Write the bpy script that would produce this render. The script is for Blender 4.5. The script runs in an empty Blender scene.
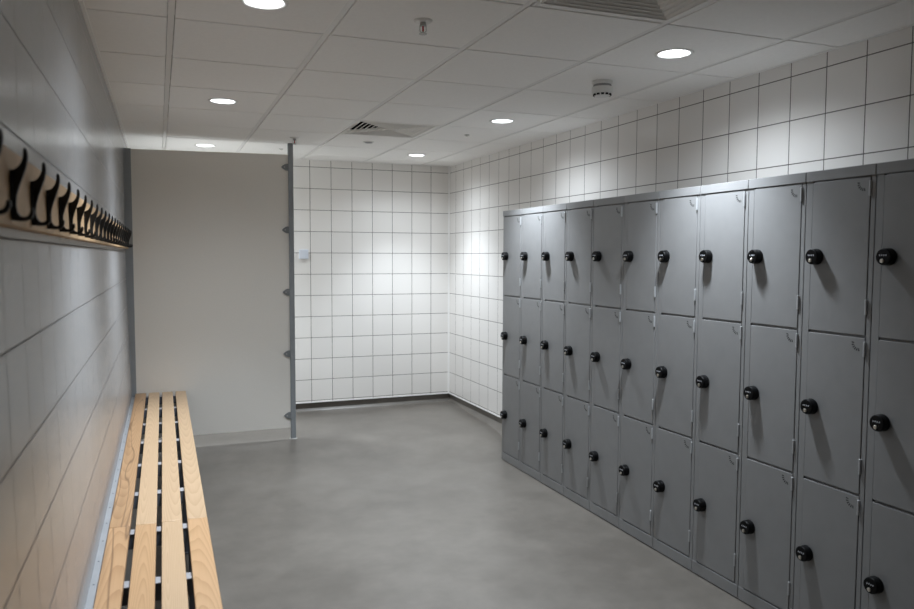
import bpy, bmesh, math, random
from mathutils import Vector, Matrix
random.seed(7)
SC = bpy.context.scene
COL = SC.collection
PI = math.pi

# ------------------------------------------------------------------ dimensions
ZC = 2.439            # ceiling
XR = 2.7237           # tiled wall behind the lockers
YB = 7.0838           # far tiled wall
YF = -3.2             # wall behind the camera
T = 0.2               # wall tile
ZS = 0.1535           # top of coved skirting
def fz(y):
    """floor level: flat by the lockers, rising gently into the tiled corner"""
    def ss(t): t = min(1, max(0, t)); return t * t * (3 - 2 * t)
    return .053 * ss((y - 5.2) / .95) + .022 * ss((y - 6.0) / 1.08)
def wl(y): return -0.245 + 0.006 * (y - 2.5)     # face of the wall with the hooks
SLOPE = math.atan(0.006)

# ------------------------------------------------------------------ materials
def new_mat(name):
    m = bpy.data.materials.new(name); m.use_nodes = True
    nt = m.node_tree; b = nt.nodes['Principled BSDF']
    return m, nt, b
def N(nt, t, **k):
    n = nt.nodes.new(t)
    for a, v in k.items(): setattr(n, a, v)
    return n
def L(nt, a, b): nt.links.new(a, b)
def math_n(nt, op, a, b=None, c=None):
    n = N(nt, 'ShaderNodeMath', operation=op)
    for i, v in enumerate((a, b, c)):
        if v is None: continue
        if isinstance(v, (int, float)): n.inputs[i].default_value = v
        else: L(nt, v, n.inputs[i])
    return n.outputs[0]
def ramp(nt, fac, stops):
    r = N(nt, 'ShaderNodeValToRGB'); L(nt, fac, r.inputs[0])
    while len(r.color_ramp.elements) < len(stops): r.color_ramp.elements.new(0.5)
    for e, (p, c) in zip(r.color_ramp.elements, stops):
        e.position = p; e.color = (*c, 1)
    return r.outputs[0]
def mixc(nt, f, a, b):
    n = N(nt, 'ShaderNodeMix', data_type='RGBA')
    if isinstance(f, (int, float)): n.inputs[0].default_value = f
    else: L(nt, f, n.inputs[0])
    for i, v in ((6, a), (7, b)):
        if isinstance(v, tuple): n.inputs[i].default_value = (*v, 1)
        else: L(nt, v, n.inputs[i])
    return n.outputs[2]

def paint(name, col, rough=.45, metal=0.0, var=.04, scale=30, bump=0.0, bscale=200, coat=0.0):
    m, nt, b = new_mat(name)
    tc = N(nt, 'ShaderNodeTexCoord')
    no = N(nt, 'ShaderNodeTexNoise'); no.inputs['Scale'].default_value = scale; no.inputs['Detail'].default_value = 3
    L(nt, tc.outputs['Object'], no.inputs['Vector'])
    lo = tuple(c * (1 - var) for c in col); hi = tuple(min(1, c * (1 + var)) for c in col)
    L(nt, ramp(nt, no.outputs[0], [(.3, lo), (.7, hi)]), b.inputs['Base Color'])
    b.inputs['Roughness'].default_value = rough; b.inputs['Metallic'].default_value = metal
    b.inputs['Coat Weight'].default_value = coat
    if bump:
        n2 = N(nt, 'ShaderNodeTexNoise'); n2.inputs['Scale'].default_value = bscale; n2.inputs['Detail'].default_value = 2
        L(nt, tc.outputs['Object'], n2.inputs['Vector'])
        bp = N(nt, 'ShaderNodeBump'); bp.inputs['Strength'].default_value = bump; bp.inputs['Distance'].default_value = .002
        L(nt, n2.outputs[0], bp.inputs['Height']); L(nt, bp.outputs[0], b.inputs['Normal'])
    return m

def tile_mat(name, axis, pu, pz, col=(.835, .812, .782), grout=(.10, .088, .077), w=.0037, rough=.16, tilt=.006):
    """Glazed square wall tiles; axis is the horizontal object axis the wall runs along."""
    m, nt, b = new_mat(name)
    tc = N(nt, 'ShaderNodeTexCoord'); sp = N(nt, 'ShaderNodeSeparateXYZ'); L(nt, tc.outputs['Object'], sp.inputs[0])
    ids = []; loc = []; dist = []
    for out, ph in ((sp.outputs[axis], pu), (sp.outputs['Z'], pz)):
        s = math_n(nt, 'DIVIDE', math_n(nt, 'SUBTRACT', out, ph), T)
        fl = math_n(nt, 'FLOOR', s); fr = math_n(nt, 'SUBTRACT', math_n(nt, 'SUBTRACT', s, fl), .5)
        ids.append(fl); loc.append(fr)
        dist.append(math_n(nt, 'MULTIPLY', math_n(nt, 'SUBTRACT', .5, math_n(nt, 'ABSOLUTE', fr)), T))
    d = math_n(nt, 'MINIMUM', *dist)
    mask = N(nt, 'ShaderNodeMapRange', interpolation_type='SMOOTHSTEP')
    L(nt, d, mask.inputs[0]); mask.inputs[1].default_value = w * .42; mask.inputs[2].default_value = w * .75
    cb = N(nt, 'ShaderNodeCombineXYZ'); L(nt, ids[0], cb.inputs[0]); L(nt, ids[1], cb.inputs[1]); cb.inputs[2].default_value = len(name)
    wn = N(nt, 'ShaderNodeTexWhiteNoise'); L(nt, cb.outputs[0], wn.inputs['Vector'])
    sc = N(nt, 'ShaderNodeSeparateColor'); L(nt, wn.outputs['Color'], sc.inputs[0])
    shade = ramp(nt, sc.outputs[2], [(0, tuple(c * .975 for c in col)), (1, tuple(min(1, c * 1.02) for c in col))])
    L(nt, mixc(nt, mask.outputs[0], grout, shade), b.inputs['Base Color'])
    rr = N(nt, 'ShaderNodeMapRange'); L(nt, mask.outputs[0], rr.inputs[0]); rr.inputs[3].default_value = .8; rr.inputs[4].default_value = rough
    L(nt, rr.outputs[0], b.inputs['Roughness'])
    # each tile sits at its own slight tilt, with a soft glaze wave
    h = math_n(nt, 'ADD', math_n(nt, 'MULTIPLY', math_n(nt, 'SUBTRACT', sc.outputs[0], .5), math_n(nt, 'MULTIPLY', loc[0], T * tilt)),
               math_n(nt, 'MULTIPLY', math_n(nt, 'SUBTRACT', sc.outputs[1], .5), math_n(nt, 'MULTIPLY', loc[1], T * tilt)))
    no = N(nt, 'ShaderNodeTexNoise'); no.inputs['Scale'].default_value = 9; no.inputs['Detail'].default_value = 1
    L(nt, tc.outputs['Object'], no.inputs['Vector'])
    h = math_n(nt, 'ADD', h, math_n(nt, 'MULTIPLY', no.outputs[0], .00025))
    h = math_n(nt, 'ADD', h, math_n(nt, 'MULTIPLY', mask.outputs[0], .0008))
    bp = N(nt, 'ShaderNodeBump'); bp.inputs['Strength'].default_value = 1; bp.inputs['Distance'].default_value = 1
    L(nt, h, bp.inputs['Height']); L(nt, bp.outputs[0], b.inputs['Normal'])
    return m

def wood_mat(name, light, dark, vein=0.0, ring=9.0):
    m, nt, b = new_mat(name)
    tc = N(nt, 'ShaderNodeTexCoord'); oi = N(nt, 'ShaderNodeObjectInfo')
    off = N(nt, 'ShaderNodeVectorMath', operation='SCALE'); off.inputs[0].default_value = (3.1, 17.0, 5.3)
    L(nt, oi.outputs['Random'], off.inputs['Scale'])
    ad = N(nt, 'ShaderNodeVectorMath', operation='ADD'); L(nt, tc.outputs['Object'], ad.inputs[0]); L(nt, off.outputs[0], ad.inputs[1])
    mp = N(nt, 'ShaderNodeMapping'); mp.inputs['Scale'].default_value = (7, .7, 7); L(nt, ad.outputs[0], mp.inputs[0])
    n1 = N(nt, 'ShaderNodeTexNoise'); n1.inputs['Scale'].default_value = 1.3; n1.inputs['Detail'].default_value = 2
    L(nt, mp.outputs[0], n1.inputs['Vector'])
    so = N(nt, 'ShaderNodeSeparateXYZ'); L(nt, tc.outputs['Object'], so.inputs[0])
    rnd = oi.outputs['Random']
    wob = math_n(nt, 'SUBTRACT', n1.outputs[0], .5)
    hgt = math_n(nt, 'MULTIPLY_ADD', so.outputs['Y'], .034, math_n(nt, 'MULTIPLY_ADD', rnd, .16, -.08))
    hgt = math_n(nt, 'MULTIPLY_ADD', wob, .022, hgt)
    xx = math_n(nt, 'ADD', so.outputs['X'], math_n(nt, 'MULTIPLY_ADD', math_n(nt, 'FRACT', math_n(nt, 'MULTIPLY', rnd, 7.31)), .044, -.022))
    rad = math_n(nt, 'SQRT', math_n(nt, 'ADD', math_n(nt, 'MULTIPLY', xx, xx), math_n(nt, 'MULTIPLY', hgt, hgt)))
    r = math_n(nt, 'FRACT', math_n(nt, 'MULTIPLY_ADD', rad, 1000 / ring, math_n(nt, 'MULTIPLY', wob, .7)))
    r = math_n(nt, 'POWER', r, 2.2)
    mp2 = N(nt, 'ShaderNodeMapping'); mp2.inputs['Scale'].default_value = (260, 6, 260); L(nt, ad.outputs[0], mp2.inputs[0])
    n2 = N(nt, 'ShaderNodeTexNoise'); n2.inputs['Scale'].default_value = 1; n2.inputs['Detail'].default_value = 3; L(nt, mp2.outputs[0], n2.inputs['Vector'])
    f = math_n(nt, 'ADD', math_n(nt, 'MULTIPLY', r, .55), math_n(nt, 'MULTIPLY', n2.outputs[0], .4))
    c = ramp(nt, f, [(.1, light), (.95, dark)])
    hs = N(nt, 'ShaderNodeHueSaturation'); L(nt, c, hs.inputs['Color'])
    L(nt, math_n(nt, 'ADD', .95, math_n(nt, 'MULTIPLY', oi.outputs['Random'], .1)), hs.inputs['Value'])
    c = hs.outputs[0]
    if vein:
        mp3 = N(nt, 'ShaderNodeMapping'); mp3.inputs['Scale'].default_value = (15, .9, 15); L(nt, ad.outputs[0], mp3.inputs[0])
        n3 = N(nt, 'ShaderNodeTexNoise'); n3.inputs['Scale'].default_value = .9; n3.inputs['Detail'].default_value = 1.2; L(nt, mp3.outputs[0], n3.inputs['Vector'])
        v = math_n(nt, 'ABSOLUTE', math_n(nt, 'SUBTRACT', n3.outputs[0], .5))
        mr = N(nt, 'ShaderNodeMapRange', interpolation_type='SMOOTHSTEP'); L(nt, v, mr.inputs[0])
        mr.inputs[1].default_value = .0; mr.inputs[2].default_value = .022; mr.inputs[3].default_value = vein; mr.inputs[4].default_value = 0
        big = N(nt, 'ShaderNodeMapRange', interpolation_type='SMOOTHSTEP'); L(nt, n3.outputs[0], big.inputs[0])
        big.inputs[1].default_value = .52; big.inputs[2].default_value = .66; big.inputs[4].default_value = vein * .55
        c = mixc(nt, big.outputs[0], c, tuple(x * .62 for x in dark))
        c = mixc(nt, mr.outputs[0], c, (.13, .065, .03))
    L(nt, c, b.inputs['Base Color'])
    b.inputs['Roughness'].default_value = .38
    bp = N(nt, 'ShaderNodeBump'); bp.inputs['Strength'].default_value = .15; bp.inputs['Distance'].default_value = .001
    L(nt, n2.outputs[0], bp.inputs['Height']); L(nt, bp.outputs[0], b.inputs['Normal'])
    return m

def floor_mat():
    m, nt, b = new_mat('grey_safety_vinyl')
    tc = N(nt, 'ShaderNodeTexCoord')
    n1 = N(nt, 'ShaderNodeTexNoise'); n1.inputs['Scale'].default_value = 1.1; n1.inputs['Detail'].default_value = 5; n1.inputs['Roughness'].default_value = .6
    n2 = N(nt, 'ShaderNodeTexNoise'); n2.inputs['Scale'].default_value = 420; n2.inputs['Detail'].default_value = 2
    L(nt, tc.outputs['Object'], n1.inputs['Vector']); L(nt, tc.outputs['Object'], n2.inputs['Vector'])
    n3 = N(nt, 'ShaderNodeTexNoise'); n3.inputs['Scale'].default_value = 5.5; n3.inputs['Detail'].default_value = 7; n3.inputs['Roughness'].default_value = .68
    L(nt, tc.outputs['Object'], n3.inputs['Vector'])
    mot = math_n(nt, 'ADD', math_n(nt, 'MULTIPLY', n1.outputs[0], .6), math_n(nt, 'MULTIPLY', n3.outputs[0], .4))
    c1 = ramp(nt, mot, [(.38, FLOOR_LO), (.62, FLOOR_HI)])
    c2 = ramp(nt, n2.outputs[0], [(.35, (.80, .80, .80)), (.65, (1, 1, 1))])
    mx = N(nt, 'ShaderNodeMix', data_type='RGBA', blend_type='MULTIPLY'); mx.inputs[0].default_value = 1
    L(nt, c1, mx.inputs[6]); L(nt, c2, mx.inputs[7]); L(nt, mx.outputs[2], b.inputs['Base Color'])
    L(nt, ramp(nt, n1.outputs[0], [(.3, (.31,) * 3), (.7, (.38,) * 3)]), b.inputs['Roughness'])
    bp = N(nt, 'ShaderNodeBump'); bp.inputs['Strength'].default_value = .25; bp.inputs['Distance'].default_value = .0006
    L(nt, n2.outputs[0], bp.inputs['Height']); L(nt, bp.outputs[0], b.inputs['Normal'])
    return m

FLOOR_LO, FLOOR_HI = (.116, .104, .090), (.178, .161, .141)
M = {}
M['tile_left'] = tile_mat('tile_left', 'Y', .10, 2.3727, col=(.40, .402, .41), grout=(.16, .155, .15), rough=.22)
M['tile_right'] = tile_mat('tile_right', 'Y', .107, 2.3727)
M['tile_back'] = tile_mat('tile_back', 'X', 2.5283, 2.3727)
M['tile_front'] = tile_mat('tile_front', 'X', 2.5283, 2.3727)
M['floor'] = floor_mat()
M['ceil'] = paint('mineral_ceiling_tile', (.93, .915, .89), .9, var=.015, scale=60, bump=.2, bscale=350)
M['grid'] = paint('ceiling_grid_paint', (.80, .785, .76), .5, var=.01)
M['white'] = paint('white_plastic', (.78, .77, .74), .4, var=.01)
M['box_plastic'] = paint('cool_white_plastic', (.70, .74, .82), .4, var=.01)
M['trim'] = paint('white_trim', (.86, .85, .83), .35, var=.01)
M['slab'] = paint('dark_void', (.05, .05, .05), .9)
M['locker'] = paint('grey_powder_coat', (.226, .226, .226), .45, var=.03, scale=14, bump=.12, bscale=900)
M['lock'] = paint('black_lock_plastic', (.0015, .0015, .0018), .45, var=.1)
M['lock'].node_tree.nodes['Principled BSDF'].inputs['Specular IOR Level'].default_value = .16
M['silver'] = paint('nickel', (.62, .58, .52), .3, metal=1.0, var=.03)
M['steel'] = paint('zinc_steel', (.50, .51, .52), .4, metal=.6, var=.05)
M['digit'] = paint('white_print', (.70, .72, .78), .5, var=.01)
M['slot'] = paint('slot_black', (.01, .01, .01), .9, var=.01)
M['hinge'] = paint('hinge_steel', (.42, .43, .44), .35, metal=.3, var=.03)
M['hook'] = paint('black_hook_enamel', (.004, .004, .004), .5, var=.1)
M['panel'] = paint('cubicle_laminate', (.86, .825, .765), .5, var=.012, scale=120)
M['post'] = paint('grey_cubicle_post', (.30, .32, .335), .42, var=.03)
M['clip'] = paint('dark_grey_bracket', (.22, .232, .24), .45, var=.05)
M['rail_metal'] = paint('pale_galvanised_strip', (.42, .435, .455), .45, metal=.25, var=.06, scale=8)
M['bar'] = paint('grey_bench_bar', (.46, .47, .50), .4, metal=.2, var=.03)
M['bracket'] = paint('dark_bench_frame', (.12, .135, .165), .5, var=.05)
M['wood'] = wood_mat('ash_wood', (.58, .365, .195), (.42, .235, .11), ring=4.2)
M['wood_fig'] = wood_mat('figured_ash_wood', (.54, .335, .18), (.38, .21, .10), vein=.65, ring=5.0)
M['wood_pale'] = wood_mat('pale_ash_wood', (.62, .44, .275), (.49, .32, .18), ring=5)
M['rail_wood'] = wood_mat('birch_rail_wood', (.52, .345, .185), (.43, .275, .14), ring=9)
M['rail_wood'].node_tree.nodes['Principled BSDF'].inputs['Roughness'].default_value = .6
M['diff'] = paint('diffuser_white', (.86, .84, .80), .5, var=.01)
M['reflector'] = paint('white_reflector', (.9, .9, .9), .3, var=.005)
M['glass_red'] = paint('red_bulb', (.55, .01, .03), .15, var=.02)
M['chrome'] = paint('pale_chrome', (.50, .49, .47), .4, metal=.15, var=.02)
M['grey'] = paint('smoke_mesh_grey', (.30, .30, .30), .6, var=.1)
def lamp_mat():
    m, nt, b = new_mat('led_lens')
    b.inputs['Base Color'].default_value = (.9, .9, .9, 1)
    b.inputs['Emission Color'].default_value = (.93, .965, 1, 1); b.inputs['Emission Strength'].default_value = 14
    return m
M['lamp'] = lamp_mat()

# ------------------------------------------------------------------ mesh helpers
class MB:
    def __init__(self): self.bm = bmesh.new()
    def box(self, x0, x1, y0, y1, z0, z1, bev=0.0, seg=2, mat=None):
        r = bmesh.ops.create_cube(self.bm, size=1)
        for v in r['verts']:
            v.co = Vector(((x0 + x1) / 2 + v.co.x * abs(x1 - x0), (y0 + y1) / 2 + v.co.y * abs(y1 - y0), (z0 + z1) / 2 + v.co.z * abs(z1 - z0)))
        if bev:
            ed = list({e for v in r['verts'] for e in v.link_edges})
            bmesh.ops.bevel(self.bm, geom=ed, offset=bev, segments=seg, profile=.5, affect='EDGES')
        return self
    def prism(self, pts, axis, a, b, bev=0.0):
        """pts: outline in the two other axes (in xyz order), extruded along axis from a to b."""
        def co(p, t):
            l = [p[0], p[1]]; l.insert(axis, t); return l
        va = [self.bm.verts.new(co(p, a)) for p in pts]; vb = [self.bm.verts.new(co(p, b)) for p in pts]
        n = len(pts); fs = [self.bm.faces.new(va), self.bm.faces.new(vb[::-1])]
        for i in range(n): fs.append(self.bm.faces.new((va[i], vb[i], vb[(i + 1) % n], va[(i + 1) % n])))
        bmesh.ops.recalc_face_normals(self.bm, faces=fs)
        if bev:
            ed = [e for f in fs[:2] for e in f.edges]
            bmesh.ops.bevel(self.bm, geom=list(set(ed)), offset=bev, segments=2, profile=.5, affect='EDGES')
        return self
    def lathe(self, prof, n=32, c=(0, 0, 0), axis='z'):
        """prof: list of (radius, height)."""
        rings = []
        for r, h in prof:
            ring = []
            if r < 1e-6: ring = [self.bm.verts.new(self._ax(0, 0, h, c, axis))]
            else:
                for i in range(n):
                    t = 2 * PI * i / n; ring.append(self.bm.verts.new(self._ax(r * math.cos(t), r * math.sin(t), h, c, axis)))
            rings.append(ring)
        fs = []
        for A, B in zip(rings, rings[1:]):
            if len(A) == 1 and len(B) == 1: continue
            for i in range(n):
                j = (i + 1) % n
                if len(A) == 1: fs.append(self.bm.faces.new((A[0], B[i], B[j])))
                elif len(B) == 1: fs.append(self.bm.faces.new((A[i], A[j], B[0])))
                else: fs.append(self.bm.faces.new((A[i], A[j], B[j], B[i])))
        bmesh.ops.recalc_face_normals(self.bm, faces=fs)
        return self
    @staticmethod
    def _ax(u, v, h, c, axis):
        if axis == 'z': return (c[0] + u, c[1] + v, c[2] + h)
        if axis == 'x': return (c[0] + h, c[1] + u, c[2] + v)
        return (c[0] + u, c[1] + h, c[2] + v)
    def cyl(self, r, h0, h1, n=24, c=(0, 0, 0), axis='z', bev=0.0):
        p = [(0, h0), (r - bev, h0)] + ([(r, h0 + bev)] if bev else []) + ([(r, h1 - bev)] if bev else []) + [(r - bev, h1), (0, h1)]
        return self.lathe(p, n, c, axis)
    def quad(self, *p):
        self.bm.faces.new([self.bm.verts.new(q) for q in p]); return self
    def build(self, name, mat, parent=None, loc=None, angle=20):
        bm = self.bm
        bm.normal_update()
        for f in bm.faces: f.smooth = True
        for e in bm.edges:
            if len(e.link_faces) == 2 and e.calc_face_angle(0) > math.radians(angle): e.smooth = False
            elif len(e.link_faces) != 2: e.smooth = False
        me = bpy.data.meshes.new(name); bm.to_mesh(me); bm.free()
        me.materials.append(M[mat] if isinstance(mat, str) else mat)
        o = bpy.data.objects.new(name, me); COL.objects.link(o)
        if parent: o.parent = parent
        if loc: o.location = loc
        return o

def tag(o, label, cat, group=None):
    o['label'] = label; o['category'] = cat
    if group: o['group'] = group
    return o
def thing(name, label, cat, loc=(0, 0, 0), rz=0, group=None):
    o = bpy.data.objects.new(name, None); COL.objects.link(o)
    o.location = loc; o.rotation_euler = (0, 0, rz); o.empty_display_size = .05
    return tag(o, label, cat, group)
def struct(o): o['kind'] = 'structure'; return o
def dup(root, loc, label, group=None, rz=None):
    r = root.copy(); COL.objects.link(r); r.location = loc; r['label'] = label
    if group: r['group'] = group
    if rz is not None: r.rotation_euler = (0, 0, rz)
    for ch in list(root.children):
        c = ch.copy(); COL.objects.link(c); c.parent = r
        for g in list(ch.children):
            d = g.copy(); COL.objects.link(d); d.parent = c
    return r

# ------------------------------------------------------------------ room shell
TH = .12
# floor, with the cove built as its own skirting objects
m = MB(); fy = [YF - .2, 5.0] + [5.1 + .06 * i for i in range(37)]
m.prism([(y, fz(y)) for y in fy] + [(fy[-1], -.1), (fy[0], -.1)], 0, -.6, XR + .2); struct(m.build('floor', 'floor'))
# tiled walls (the tile face overhangs the cove below it)
a, b = wl(YF - .2), wl(YB + .2)
m = MB()
def wlz(z): return max(0, 1.4 - z) * .0198
zz = [ZS, .8, 1.4, ZC + .35]
for y, x in ((YF - .2, a), (YB + .2, b)):
    for z in zz: m.bm.verts.new((x + wlz(z), y, z))
    for z in zz[::-1]: m.bm.verts.new((x - TH, y, z))
m.bm.verts.ensure_lookup_table(); V = m.bm.verts; n = 2 * len(zz)
m.bm.faces.new([V[i] for i in range(n)]); m.bm.faces.new([V[n + i] for i in range(n)][::-1])
for i in range(n): m.bm.faces.new((V[i], V[n + i], V[n + (i + 1) % n], V[(i + 1) % n]))
bmesh.ops.recalc_face_normals(m.bm, faces=m.bm.faces[:])
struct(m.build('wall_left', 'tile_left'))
m = MB(); m.box(XR, XR + TH, YF - .2, YB + .2, ZS, ZC + .35); struct(m.build('wall_right', 'tile_right'))
m = MB(); m.box(wl(YB) - .02, XR + .02, YB, YB + TH, ZS, ZC + .35); struct(m.build('wall_back', 'tile_back'))
m = MB(); m.box(wl(YF) - .02, XR + .02, YF - TH, YF, ZS, ZC + .35); struct(m.build('wall_front', 'tile_front'))

def cove(r=.085, rec=.014):
    """outline (distance from wall face into the room, z) of the coved vinyl skirting, the wall face being 0"""
    pts = [(-rec, ZS), (-rec, .100)]
    for i in range(13):
        t = i / 12; pts.append((-rec + .006 + .135 * t, .090 * (1 - t) ** 2 + .0006))
    pts += [(-.10, .0006), (-.10, ZS)]
    return pts
cv = cove()
m = MB(); m.prism([(YB - u, z) for u, z in cv], 0, wl(YB) - .02, XR + .02); struct(m.build('baseboard_back', 'floor'))
m = MB(); m.prism([(XR - u, z) for u, z in cv], 1, YF - .02, YB + .02); struct(m.build('baseboard_right', 'floor'))
m = MB(); m.prism([(u + .024, z) for u, z in cv], 1, -(2.5 - YF), YB - 2.5)
o = struct(m.build('baseboard_left', 'floor')); o.location = (wl(2.5), 2.5, 0); o.rotation_euler = (0, 0, -SLOPE)
m = MB(); m.prism([(YF + u, z) for u, z in cv], 0, wl(YF) - .02, XR + .02); struct(m.build('baseboard_front', 'floor'))

# pale capping strip on the tile edge above the cove, and the corner bead
m = MB(); m.box(wl(YB), XR, YB - .003, YB + .004, ZS - .002, ZS + .008); struct(m.build('trim_1', 'trim'))
m = MB(); m.box(XR - .003, XR + .004, YF, YB, ZS - .002, ZS + .008); struct(m.build('trim_2', 'trim'))
m = MB(); m.prism([(XR + .002, YB + .002), (XR - .014, YB + .002), (XR - .014, YB - .002), (XR - .002, YB - .014), (XR + .002, YB - .014)], 2, ZS, ZC); struct(m.build('trim_3', 'trim'))
# ceiling edge angles
m = MB(); m.box(XR - .014, XR + .004, YF, YB, ZC - .003, ZC + .004, .001); struct(m.build('trim_4', 'trim'))
m = MB(); m.box(wl(YB), XR, YB - .014, YB + .004, ZC - .003, ZC + .004, .001); struct(m.build('trim_5', 'trim'))
m = MB(); m.box(-.004, .014, YF - 2.5, YB - 2.5, ZC - .003, ZC + .004, .001)
o = struct(m.build('trim_6', 'trim')); o.location = (wl(2.5), 2.5, 0); o.rotation_euler = (0, 0, -SLOPE)

# suspended ceiling: tiles, exposed bars between them, structural slab above
GX0, GX = .0634, .5898
GY0, GY = 3.0952, .6109
xs = [wl(0) - .03] + [GX0 + k * GX for k in range(5)] + [XR + .01]
ys = [YF - .01]
k0 = math.ceil((YF - GY0) / GY)
k = k0
while GY0 + k * GY < YB - .05:
    ys.append(GY0 + k * GY); k += 1
ys.append(YB + .01)
SH = -.018            # the cross joints run slightly out of square
DL = {(0, 0): (.367, 2.782), (0, 1): (.368, 4.619), (0, 2): (.375, 6.51), (1, 0): (2.131, 2.789), (1, 1): (2.133, 4.58), (1, 2): (2.148, 6.395)}
DIFFS = [(GX0 + 2 * GX, GY0 - 2 * GY), (GX0 + 2 * GX, GY0 + 3 * GY)]
HOLE = .073
tiles = MB(); bars = MB()
for i in range(len(xs) - 1):
    for j in range(len(ys) - 1):
        x0, x1, y0, y1 = xs[i] + .0142, xs[i + 1] - .0142, ys[j] + .0055, ys[j + 1] - .0055
        if any(abs(xs[i] - dx) < .01 and abs(ys[j] - dy) < .01 for dx, dy in DIFFS): continue
        hole = [(lx, ly - SH * (lx - .2)) for lx, ly in DL.values() if x0 < lx < x1 and y0 < ly - SH * (lx - .2) < y1]
        if not hole:
            tiles.box(x0, x1, y0, y1, ZC, ZC + .016, .0015, 1)
        else:
            cx, cy = hole[0]; n = 48; bm = tiles.bm
            inner, outer, top = [], [], []
            for q in range(n):
                t = 2 * PI * (q + .5) / n; c_, s_ = math.cos(t), math.sin(t)
                inner.append(bm.verts.new((cx + HOLE * c_, cy + HOLE * s_, ZC)))
                ks = []
                if c_ > 1e-9: ks.append((x1 - cx) / c_)
                if c_ < -1e-9: ks.append((x0 - cx) / c_)
                if s_ > 1e-9: ks.append((y1 - cy) / s_)
                if s_ < -1e-9: ks.append((y0 - cy) / s_)
                kk = min(ks); outer.append([cx + kk * c_, cy + kk * s_])
            for px, py in ((x0, y0), (x0, y1), (x1, y0), (x1, y1)):
                best = min(range(n), key=lambda q: (outer[q][0] - px) ** 2 + (outer[q][1] - py) ** 2); outer[best] = [px, py]
            ov = [bm.verts.new((*p, ZC)) for p in outer]; tv = [bm.verts.new((*p, ZC + .016)) for p in outer]
            for q in range(n):
                r = (q + 1) % n
                bm.faces.new((inner[r], inner[q], ov[q], ov[r])); bm.faces.new((ov[r], ov[q], tv[q], tv[r]))
def shear(mb):
    for v in mb.bm.verts: v.co.y += SH * (v.co.x - .2)
shear(tiles)
o = tiles.build('ceiling', 'ceil'); struct(o)
for x in xs[1:-1]: bars.box(x - .012, x + .012, YF, YB, ZC + .003, ZC + .03)
for y in ys[1:-1]:
    for i in range(len(xs) - 1): bars.box(xs[i] + .0122, xs[i + 1] - .0122, y - .012, y + .012, ZC + .016, ZC + .03)
shear(bars)
struct(bars.build('ceiling_grid', 'grid'))
m = MB(); m.box(-.6, XR + .2, YF - .2, YB + .2, ZC + .30, ZC + .40); struct(m.build('ceiling_slab', 'slab'))

# ------------------------------------------------------------------ lights: six recessed downlights
dl_labels = {
    (0, 0): 'large round recessed downlight at the top of the picture, nearest on the hook wall side',
    (0, 1): 'round recessed downlight in the middle of the hook wall side row',
    (0, 2): 'round recessed downlight just above the beige cubicle panel',
    (1, 0): 'round recessed downlight nearest above the locker row, beside the smoke detector',
    (1, 1): 'round recessed downlight above the far lockers, beyond the smoke detector',
    (1, 2): 'round recessed downlight closest to the far tiled corner',
}
BEAM, SPILL = 122, 33
root = None
for i in (0, 1):
    for j in (0, 1, 2):
        lx, ly = DL[(i, j)]
        if root is None:
            root = thing('downlight', dl_labels[(i, j)], 'ceiling light', (lx, ly, ZC), 0, 'recessed ceiling downlights')
            m = MB(); m.lathe([(HOLE - .004, .004), (HOLE - .004, -.001), (HOLE, -.004), (HOLE + .010, -.0035), (HOLE + .013, .0), (HOLE - .004, .004)], 48); m.build('trim_ring', 'white', root)
            m = MB(); m.lathe([(HOLE - .005, -.001), (HOLE - .012, .020), (HOLE - .016, .034)], 48); m.build('reflector', 'reflector', root)
            m = MB(); m.cyl(HOLE - .012, .026, .036, 40); m.build('lamp_lens', 'lamp', root)
        else:
            dup(root, (lx, ly, ZC), dl_labels[(i, j)])
        for nm, en, ang, bl in (('downlight_beam', BEAM, 94, 1.0), ('downlight_spill', SPILL, 156, 1.0)):
            ld = bpy.data.lights.new(nm, 'SPOT')
            ld.energy = en * (.84 if j == 2 else 1); ld.color = (.84, .92, 1.0)
            ld.spot_size = math.radians(ang); ld.spot_blend = bl; ld.shadow_soft_size = .062
            lo = bpy.data.objects.new(nm, ld); COL.objects.link(lo)
            lo.location = (lx, ly, ZC - .006)

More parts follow.
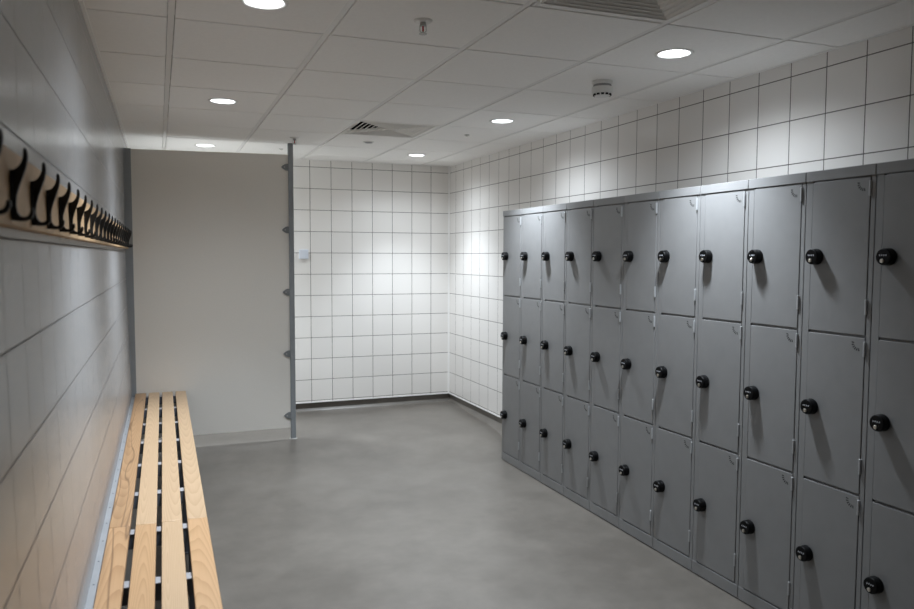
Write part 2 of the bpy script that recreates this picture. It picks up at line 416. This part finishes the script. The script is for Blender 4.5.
# ------------------------------------------------------------------ ceiling fittings
def diffuser(loc, label):
    r = thing('air_diffuser', label, 'air vent', loc, SH, 'square ceiling air diffusers')
    hx, hy = GX / 2 - .0135, GY / 2 - .0045
    m = MB(); fo = [(-hx, -hy), (hx, -hy), (hx, hy), (-hx, hy)]; fi = .268
    m.box(-hx, -fi, -hy, hy, 0, .012, .001, 1); m.box(fi, hx, -hy, hy, 0, .012, .001, 1)
    m.box(-fi, fi, -hy, -fi, 0, .012, .001, 1); m.box(-fi, fi, fi, hy, 0, .012, .001, 1)
    m.build('frame', 'diff', r)
    for q in range(8):
        ro = .265 - q * .033; ri = max(ro - .030, .012)
        m = MB(); bm = m.bm
        for (sx, sy) in ((1, 0), (0, 1), (-1, 0), (0, -1)):
            tx, ty = -sy, sx
            def P(rad, z): return [(sx * rad - tx * rad, sy * rad - ty * rad, z), (sx * rad + tx * rad, sy * rad + ty * rad, z)]
            lo_, up = P(ro, .002), P(ri, .020); lo2, up2 = P(ro - .0035, .002), P(ri - .0035, .026)
            vs = [bm.verts.new(c) for c in lo_ + up[::-1]]; ws = [bm.verts.new(c) for c in lo2 + up2[::-1]]
            bm.faces.new(vs); bm.faces.new(ws[::-1])
            for e in range(4): bm.faces.new((vs[e], ws[e], ws[(e + 1) % 4], vs[(e + 1) % 4]))
            for t0, t1, z0, z1 in ((ro, ro - .003, -.002, .003),):
                a4 = P(t0, z0) + P(t0, z1)[::-1]; b4 = P(t1, z0) + P(t1, z1)[::-1]
                va = [bm.verts.new(c) for c in a4]; vb = [bm.verts.new(c) for c in b4]
                bm.faces.new(va); bm.faces.new(vb[::-1])
                for e in range(4): bm.faces.new((va[e], vb[e], vb[(e + 1) % 4], va[(e + 1) % 4]))
        bmesh.ops.recalc_face_normals(bm, faces=bm.faces[:])
        m.build('louvre_blade', 'diff', r)
    m = MB(); bm = m.bm
    h = .27
    lo_ = [(-h, -h, .012), (h, -h, .012), (h, h, .012), (-h, h, .012)]; up = [(x, y, .14) for x, y, z in lo_]
    lv = [bm.verts.new(c) for c in lo_]; uv = [bm.verts.new(c) for c in up]
    bm.faces.new(uv)
    for e in range(4): bm.faces.new((lv[e], lv[(e + 1) % 4], uv[(e + 1) % 4], uv[e]))
    m.build('plenum_box', 'slot', r)
    return r
for (dx, dy), lab in zip(DIFFS, ('square four-way air diffuser cut off at the top edge of the picture', 'square four-way air diffuser with dark slots deep in the ceiling')):
    diffuser((dx + GX / 2, dy + GY / 2 + SH * (dx + GX / 2 - .2), ZC), lab)

def sprinkler(loc, label):
    r = thing('fire_sprinkler', label, 'sprinkler', loc, -.33, 'ceiling fire sprinklers')
    m = MB(); m.lathe([(0, 0), (.036, 0), (.036, -.003), (.030, -.007), (.014, -.008), (.0, -.008)], 32); m.build('escutcheon', 'white', r)
    m = MB(); m.lathe([(.0, -.006), (.012, -.006), (.012, -.015), (.0105, -.022), (0, -.022)], 20); m.build('nozzle', 'chrome', r)
    m = MB()
    for s in (-1, 1):
        m.prism([(s * .0135, -.016), (s * .0105, -.016), (s * .0105, -.038), (s * .003, -.047), (s * .006, -.048), (s * .0135, -.040)], 1, -.002, .002, .0006)
    m.cyl(.005, -.050, -.043, 12); m.build('frame_arms', 'chrome', r)
    m = MB(); m.lathe([(0, -.021), (.0035, -.022), (.0035, -.040), (.002, -.043), (0, -.044)], 14); m.build('glass_bulb', 'glass_red', r)
    m = MB(); m.lathe([(0, -.049), (.015, -.0495), (.0155, -.051), (0, -.052)], 24)
    m.build('deflector', 'chrome', r)
    return r
s1 = sprinkler((.955, 2.768, ZC), 'fire sprinkler with red bulb hanging from a ceiling tile in the foreground')
dup(s1, (.978, 5.816, ZC), 'small fire sprinkler in front of the cubicle post top')

r = thing('smoke_detector', 'white round smoke detector on the ceiling above the lockers', 'smoke detector', (2.128, 3.36, ZC))
m = MB(); m.lathe([(0, 0), (.052, 0), (.052, -.012), (.046, -.018), (0, -.018)], 36); m.build('mounting_base', 'white', r)
m = MB(); m.lathe([(0, -.016), (.044, -.016), (.050, -.034), (0, -.034)], 36); m.build('vent_band', 'grey', r)
m = MB(); m.lathe([(0, -.031), (.053, -.031), (.054, -.036), (.053, -.058), (.046, -.064), (.040, -.074), (.030, -.078), (0, -.078)], 36); m.build('detector_head', 'white', r)
for q in range(12):
    t = 2 * PI * q / 12
    m = MB(); m.box(-.0075, .0075, -.004, .004, -.0045, .0045, .0008, 1)
    o = m.build('sensor_opening', 'slot', r, (math.cos(t) * .0425, math.sin(t) * .0425, -.069)); o.rotation_euler = (0, 0, t + PI / 2)

# flush speaker grille and small ceiling clips
r = thing('ceiling_sensor', 'flat grey round sensor flush in a ceiling tile beyond the air diffuser', 'sensor', (1.551, 5.80, ZC))
m = MB(); m.lathe([(0, 0), (.043, 0), (.043, -.004), (.036, -.007), (0, -.007)], 32); m.build('bezel', 'white', r)
m = MB(); m.lathe([(0, -.007), (.032, -.007), (.028, -.010), (0, -.011)], 28); m.build('sensor_face', 'grey', r)
def nub(loc, label):
    r = thing('ceiling_cover', label, 'ceiling cover', loc, 0, 'small round covers on the ceiling')
    m = MB(); m.lathe([(0, .002), (.019, .002), (.019, -.004), (0, -.004)], 24); m.build('cover_rim', 'chrome', r)
    m = MB(); m.lathe([(0, -.004), (.012, -.004), (.010, -.012), (0, -.013)], 20); m.build('cover_cap', 'white', r)
    return r
n1 = nub((2.133, 5.19, ZC), 'small round cover on the ceiling beside the far locker downlight')
dup(n1, (.973, 6.458, ZC), 'small round cover on the ceiling just behind the cubicle panel top, left of the post')

# ------------------------------------------------------------------ white box on the far wall
r = thing('wall_switch', 'white square box mounted on the far tiled wall beside the post', 'switch box', (1.263, YB, 1.560))
m = MB(); m.box(-.042, .042, -.028, .001, -.044, .044, .004); m.build('housing', 'box_plastic', r)
m = MB(); m.box(-.036, .036, -.0295, -.0275, -.038, .038, .0008); m.build('faceplate', 'box_plastic', r)

# ------------------------------------------------------------------ cubicle partition
YP = 6.13
r = thing('cubicle_partition', 'beige cubicle partition panel at the end of the bench with grey post', 'partition', (0, YP, 0))
xw = wl(YP); FP = fz(YP)
m = MB(); m.prism([(xw + .014, .149), (.986, .149), (.986, 2.349), (xw + .014, 2.330)], 1, -.0065, .0065); m.build('panel', 'panel', r)
m = MB(); m.box(xw - .003, xw + .049, -.016, .016, .149, 2.334, .0015, 1)
m.build('wall_channel', 'post', r)
m = MB(); m.box(.976, 1.016, -.020, .020, FP + .006, ZC - .001, .004); m.build('post', 'post', r)
m = MB(); m.lathe([(0, -.004), (.032, -.004), (.032, .004), (.028, .007), (0, .007)], 32, (.996, 0, FP)); m.build('base_plate', 'chrome', r)
for q, z in enumerate((2.248, 1.751, 1.253, .754, .250)):
    pts = [(.977, z - .027)]
    for i in range(9):
        t = PI / 2 + PI * i / 8
        pts.append((1.005 + .046 * math.cos(t) , z - .027 * math.sin(t)) if False else (.965 + .043 * math.cos(t) * (1 - .38 * abs(math.sin(t))), z + .027 * math.sin(t)))
    pts = [(.977, z + .027)] + pts[1:] + [(.977, z - .027)]
    m = MB(); m.prism(pts, 1, -.019, -.006, .002); c = m.build('bracket', 'clip', r)
    m = MB(); m.cyl(.005, -.0215, -.018, 14, (.947, 0, z), 'y', .0008); m.build('screw', 'chrome', c)

# ------------------------------------------------------------------ bench
BS = -math.atan(.0051)
r = thing('slatted_bench', 'long bench with four pale wood slats along the left tiled wall', 'bench', (-.0208, 2.5, 0), BS)
ZB = .506; Y_END = YP - .028 - 2.5; Y_JOIN = 3.094 - 2.5; Y_START = .06 - 2.5
cent = [-.1407, -.0469, .0469, .1407]
near = ['wood_fig', 'wood', 'wood_pale', 'wood']; far = ['wood_fig', 'wood_pale', 'wood_pale', 'wood_pale']
for cx, mn, mf in zip(cent, near, far):
    for (y0, y1), mt in (((Y_START, Y_JOIN - .0006), mn), ((Y_JOIN + .0006, Y_END), mf)):
        m = MB(); m.box(-.0375, .0375, -(y1 - y0) / 2, (y1 - y0) / 2, 0, .024, .0035, 2)
        m.build('slat', mt, r, (cx, (y0 + y1) / 2, ZB - .024))
for q in range(13):
    y = 6.075 - q * .497 - 2.5
    m = MB(); m.box(-.168, .176, y - .026, y + .026, ZB - .0275, ZB - .0245, .0006, 1); m.build('cross_bar', 'bar', r)
    m = MB(); m.box(-.168, .150, y - .024, y + .024, ZB - .085, ZB - .028, .002, 1)
    if q % 2 == 0:
        g = fz(y + 2.5)
        m.box(.105, .145, y - .018, y + .018, g, ZB - .06, .002, 1)
        m.box(.09, .16, y - .035, y + .035, g - .004, g + .006, .001, 1)
    m.build('support_bracket', 'bracket', r)
m = MB(); m.box(.012, .062, Y_START, Y_END, ZB - .0285, ZB - .0245); m.box(.012, .018, Y_START, Y_END, ZB - .085, ZB - .0265)
wr = m.build('wall_rail', 'rail_metal', r)
# the rail follows the wall, which runs at a slightly different angle from the bench
Mw = Matrix.Translation((wl(2.5), 2.5, 0)) @ Matrix.Rotation(-SLOPE, 4, 'Z')
bpy.context.view_layer.update()
wr.matrix_basis = r.matrix_world.inverted() @ Mw
for q in range(30):
    y = 6.03 - q * .2 - 2.5
    m = MB(); m.lathe([(0, .0015), (.002, .0012), (.0032, 0), (.0032, -.001)], 12)
    sc_ = m.build('screw', 'bracket', wr, (.029, y, ZB - .0243))

# ------------------------------------------------------------------ coat hook rail
r = thing('coat_hook_rail', 'wooden wall rail with a row of black double coat hooks', 'coat rail', (wl(2.5), 2.5, 1.592), -SLOPE)
Y0 = 1.04 - 2.5; YJ = 3.40 - 2.5; Y1 = YP - .022 - 2.5
for y0, y1 in ((Y0, YJ - .0005), (YJ + .0005, Y1)):
    m = MB(); m.box(0, .020, -(y1 - y0) / 2, (y1 - y0) / 2, 0, .132, .0025, 2); m.build('board', 'rail_wood', r, (0, (y0 + y1) / 2, 0))
prof = [(0, 0), (0, .082), (.006, .083), (.012, .087), (.017, .094), (.020, .103), (.0205, .113), (.022, .1175), (.0245, .118), (.0265, .115),
        (.0275, .106), (.0265, .096), (.024, .085), (.0195, .072), (.0135, .056), (.009, .040), (.0075, .024), (.009, .014), (.0135, .0075),
        (.019, .006), (.0245, .008), (.028, .013), (.029, .0185), (.0315, .0205), (.0345, .018), (.034, .010), (.030, .003), (.023, -.0005), (.012, -.001)]
hk = None; q = 0
y = 1.262
while y < YP - .09:
    if hk is None:
        m = MB(); m.prism([(u, z * 1.045) for u, z in prof], 1, -.0045, .0045, .0012)
        m.box(0, .004, -.009, .009, .004, .076, .001, 1)
        hk = m.build('coat_hook', 'hook', r, (.0205, y - 2.5, .0095))
    else:
        c = hk.copy(); COL.objects.link(c); c.parent = r; c.location = (.0205, y - 2.5, .0095)
    y += .2138; q += 1

# ------------------------------------------------------------------ lockers
XL = 2.3999; YL = 5.128; W = .315; D = XR - XL - .012; ZT = 1.882
CW = W - .0022
DOORS = [(1.258, 1.8365), (.665, 1.248), (.069, .655)]
DY0, DY1 = -.0345, -.2905          # lock edge, hinge edge
def locker(loc, label, group):
    r = thing('locker_cabinet', label, 'locker', loc, 0, group)
    m = MB()
    m.box(.010, D, -.0022, -.0008, 0, ZT - .002)                       # side skins
    m.box(.010, D, -CW, -CW + .0014, 0, ZT - .002)
    m.box(D - .002, D, -CW, -.0008, 0, ZT - .002)
    m.box(.004, D, -CW, -.0008, ZT - .004, ZT)
    m.box(.001, .016, -CW, -.0008, 1.842, ZT, .0015, 2)                # top rail
    m.box(.0035, .016, -CW, -.0008, .005, .062, .001, 1)                    # plinth
    m.box(.0055, .022, DY0 + .0026, -.0008, .062, 1.842, .0008, 1)       # far stile
    m.box(.0055, .022, -CW, DY1 - .0036, .062, 1.842, .0008, 1)          # near stile
    for z in (1.253, .660): m.box(.014, .030, DY1 - .003, DY0 + .001, z - .016, z + .016)
    for z in (.064, .660, 1.253): m.box(.030, D - .002, -CW + .0014, -.0022, z - .001, z + .001)   # shelves
    for z0, z1 in ((1.825, 1.842), (.06, .075)): m.box(.014, .030, DY1 - .003, DY0 + .001, z0, z1)
    m.build('carcass', 'locker', r)
    for z0, z1 in DOORS:
        h = z1 - z0; w = DY0 - DY1
        # door local space: origin on its hinge edge, x out of the cabinet is negative, y runs to the lock edge
        m = MB(); m.box(-.008, .006, 0, w, 0, h, .0016, 2)
        d = m.build('door', 'locker', r, (.0125, DY1, z0))
        zl = .289; yl = w - .030
        m = MB(); m.lathe([(0, -.002), (.0300, -.002), (.0310, -.004), (.0310, -.010), (.0304, -.0115), (.0300, -.030), (.0285, -.0335), (.0265, -.0345), (.020, -.035), (0, -.035)], 44, (-.006, yl, zl), 'x')
        m.build('combination_lock', 'lock', d)
        m = MB(); m.lathe([(0, -.0345), (.0072, -.0345), (.0072, -.0385), (.0062, -.0395), (0, -.0395)], 20, (-.006, yl + .002, zl - .0145), 'x'); m.build('key_button', 'silver', d)
        m = MB()
        for s in range(4):
            yy = yl + .0125 - s * .0083
            m.box(-.0416, -.0408, yy - .0014, yy + .0014, zl + .003, zl + .0085)
        m.build('dial_digits', 'digit', d)
        for zz in (h - .040, .105):
            m = MB(); m.cyl(.0052, zz - .028, zz + .028, 12, (-.0090, -.0020, 0), 'z', .001); m.build('hinge', 'hinge', d)
        # fan of vent slots in the upper hinge-side corner
        m = MB()
        for s in range(6):
            t = math.radians(175 + s * 20)
            cy, cz = .025, h - .021
            rad = .0235
            u = Vector((0, -math.cos(t), math.sin(t)))      # radial direction
            n = Vector((0, -u.z, u.y)); c = Vector((-.0081, cy, cz)) + u * rad
            pts = [c + u * .0056 + n * .0024, c - u * .0052 + n * .0015, c - u * .0052 - n * .0015, c + u * .0056 - n * .0024]
            m.prism([(p.y, p.z) for p in pts], 0, -.0083, -.0078)
        m.build('vent_slots', 'slot', d)
    return r
ordn = ['', 'second', 'third', 'fourth', 'fifth', 'sixth', 'seventh', 'eighth', 'ninth']
labels = ['grey three-door locker column at the far end, next to the bare tiled corner']
for k in range(1, 9): labels.append('grey three-door locker column, %s from the far end of the row' % ordn[k])
labels += ['grey three-door locker column, second nearest the camera', 'grey three-door locker column nearest the camera, cut off by the right picture edge']
base = None
rng = random.Random(3)
for k in range(11):
    loc = (XL, YL - k * W, 0)
    if base is None: base = locker(loc, labels[0], 'grey three-door lockers along the right wall'); c = base
    else: c = dup(base, loc, labels[k])
    for ch in c.children:
        if ch.name.startswith('door'): ch.rotation_euler = (0, 0, math.radians(rng.uniform(.05, .55)))

# ------------------------------------------------------------------ camera, world, view
cam = bpy.data.cameras.new('camera'); co = bpy.data.objects.new('camera', cam); COL.objects.link(co)
cam.sensor_width = 36; cam.sensor_fit = 'HORIZONTAL'; cam.lens = 752.1287 / 914 * 36; cam.clip_start = .02
co.matrix_world = Matrix.Translation((0, 0, 1.5427)) @ Matrix.Rotation(-.3776, 4, 'Z') @ Matrix.Rotation(PI / 2 - .0636, 4, 'X') @ Matrix.Rotation(.0033, 4, 'Z')
cam.dof.use_dof = True; cam.dof.focus_distance = 4.6; cam.dof.aperture_fstop = 4.0
SC.camera = co
w = bpy.data.worlds.new('world'); SC.world = w; w.use_nodes = True
w.node_tree.nodes['Background'].inputs[0].default_value = (.5, .5, .5, 1); w.node_tree.nodes['Background'].inputs[1].default_value = .05
SC.view_settings.view_transform = 'Standard'; SC.view_settings.look = 'None'
SC.view_settings.exposure = .36; SC.view_settings.gamma = 1; SC.view_settings.use_curve_mapping = False
SC.cycles.max_bounces = 10; SC.cycles.diffuse_bounces = 7; SC.cycles.glossy_bounces = 4
SC.cycles.sample_clamp_indirect = 4; SC.cycles.caustics_reflective = False; SC.cycles.caustics_refractive = False
SC.cycles.use_denoising = True
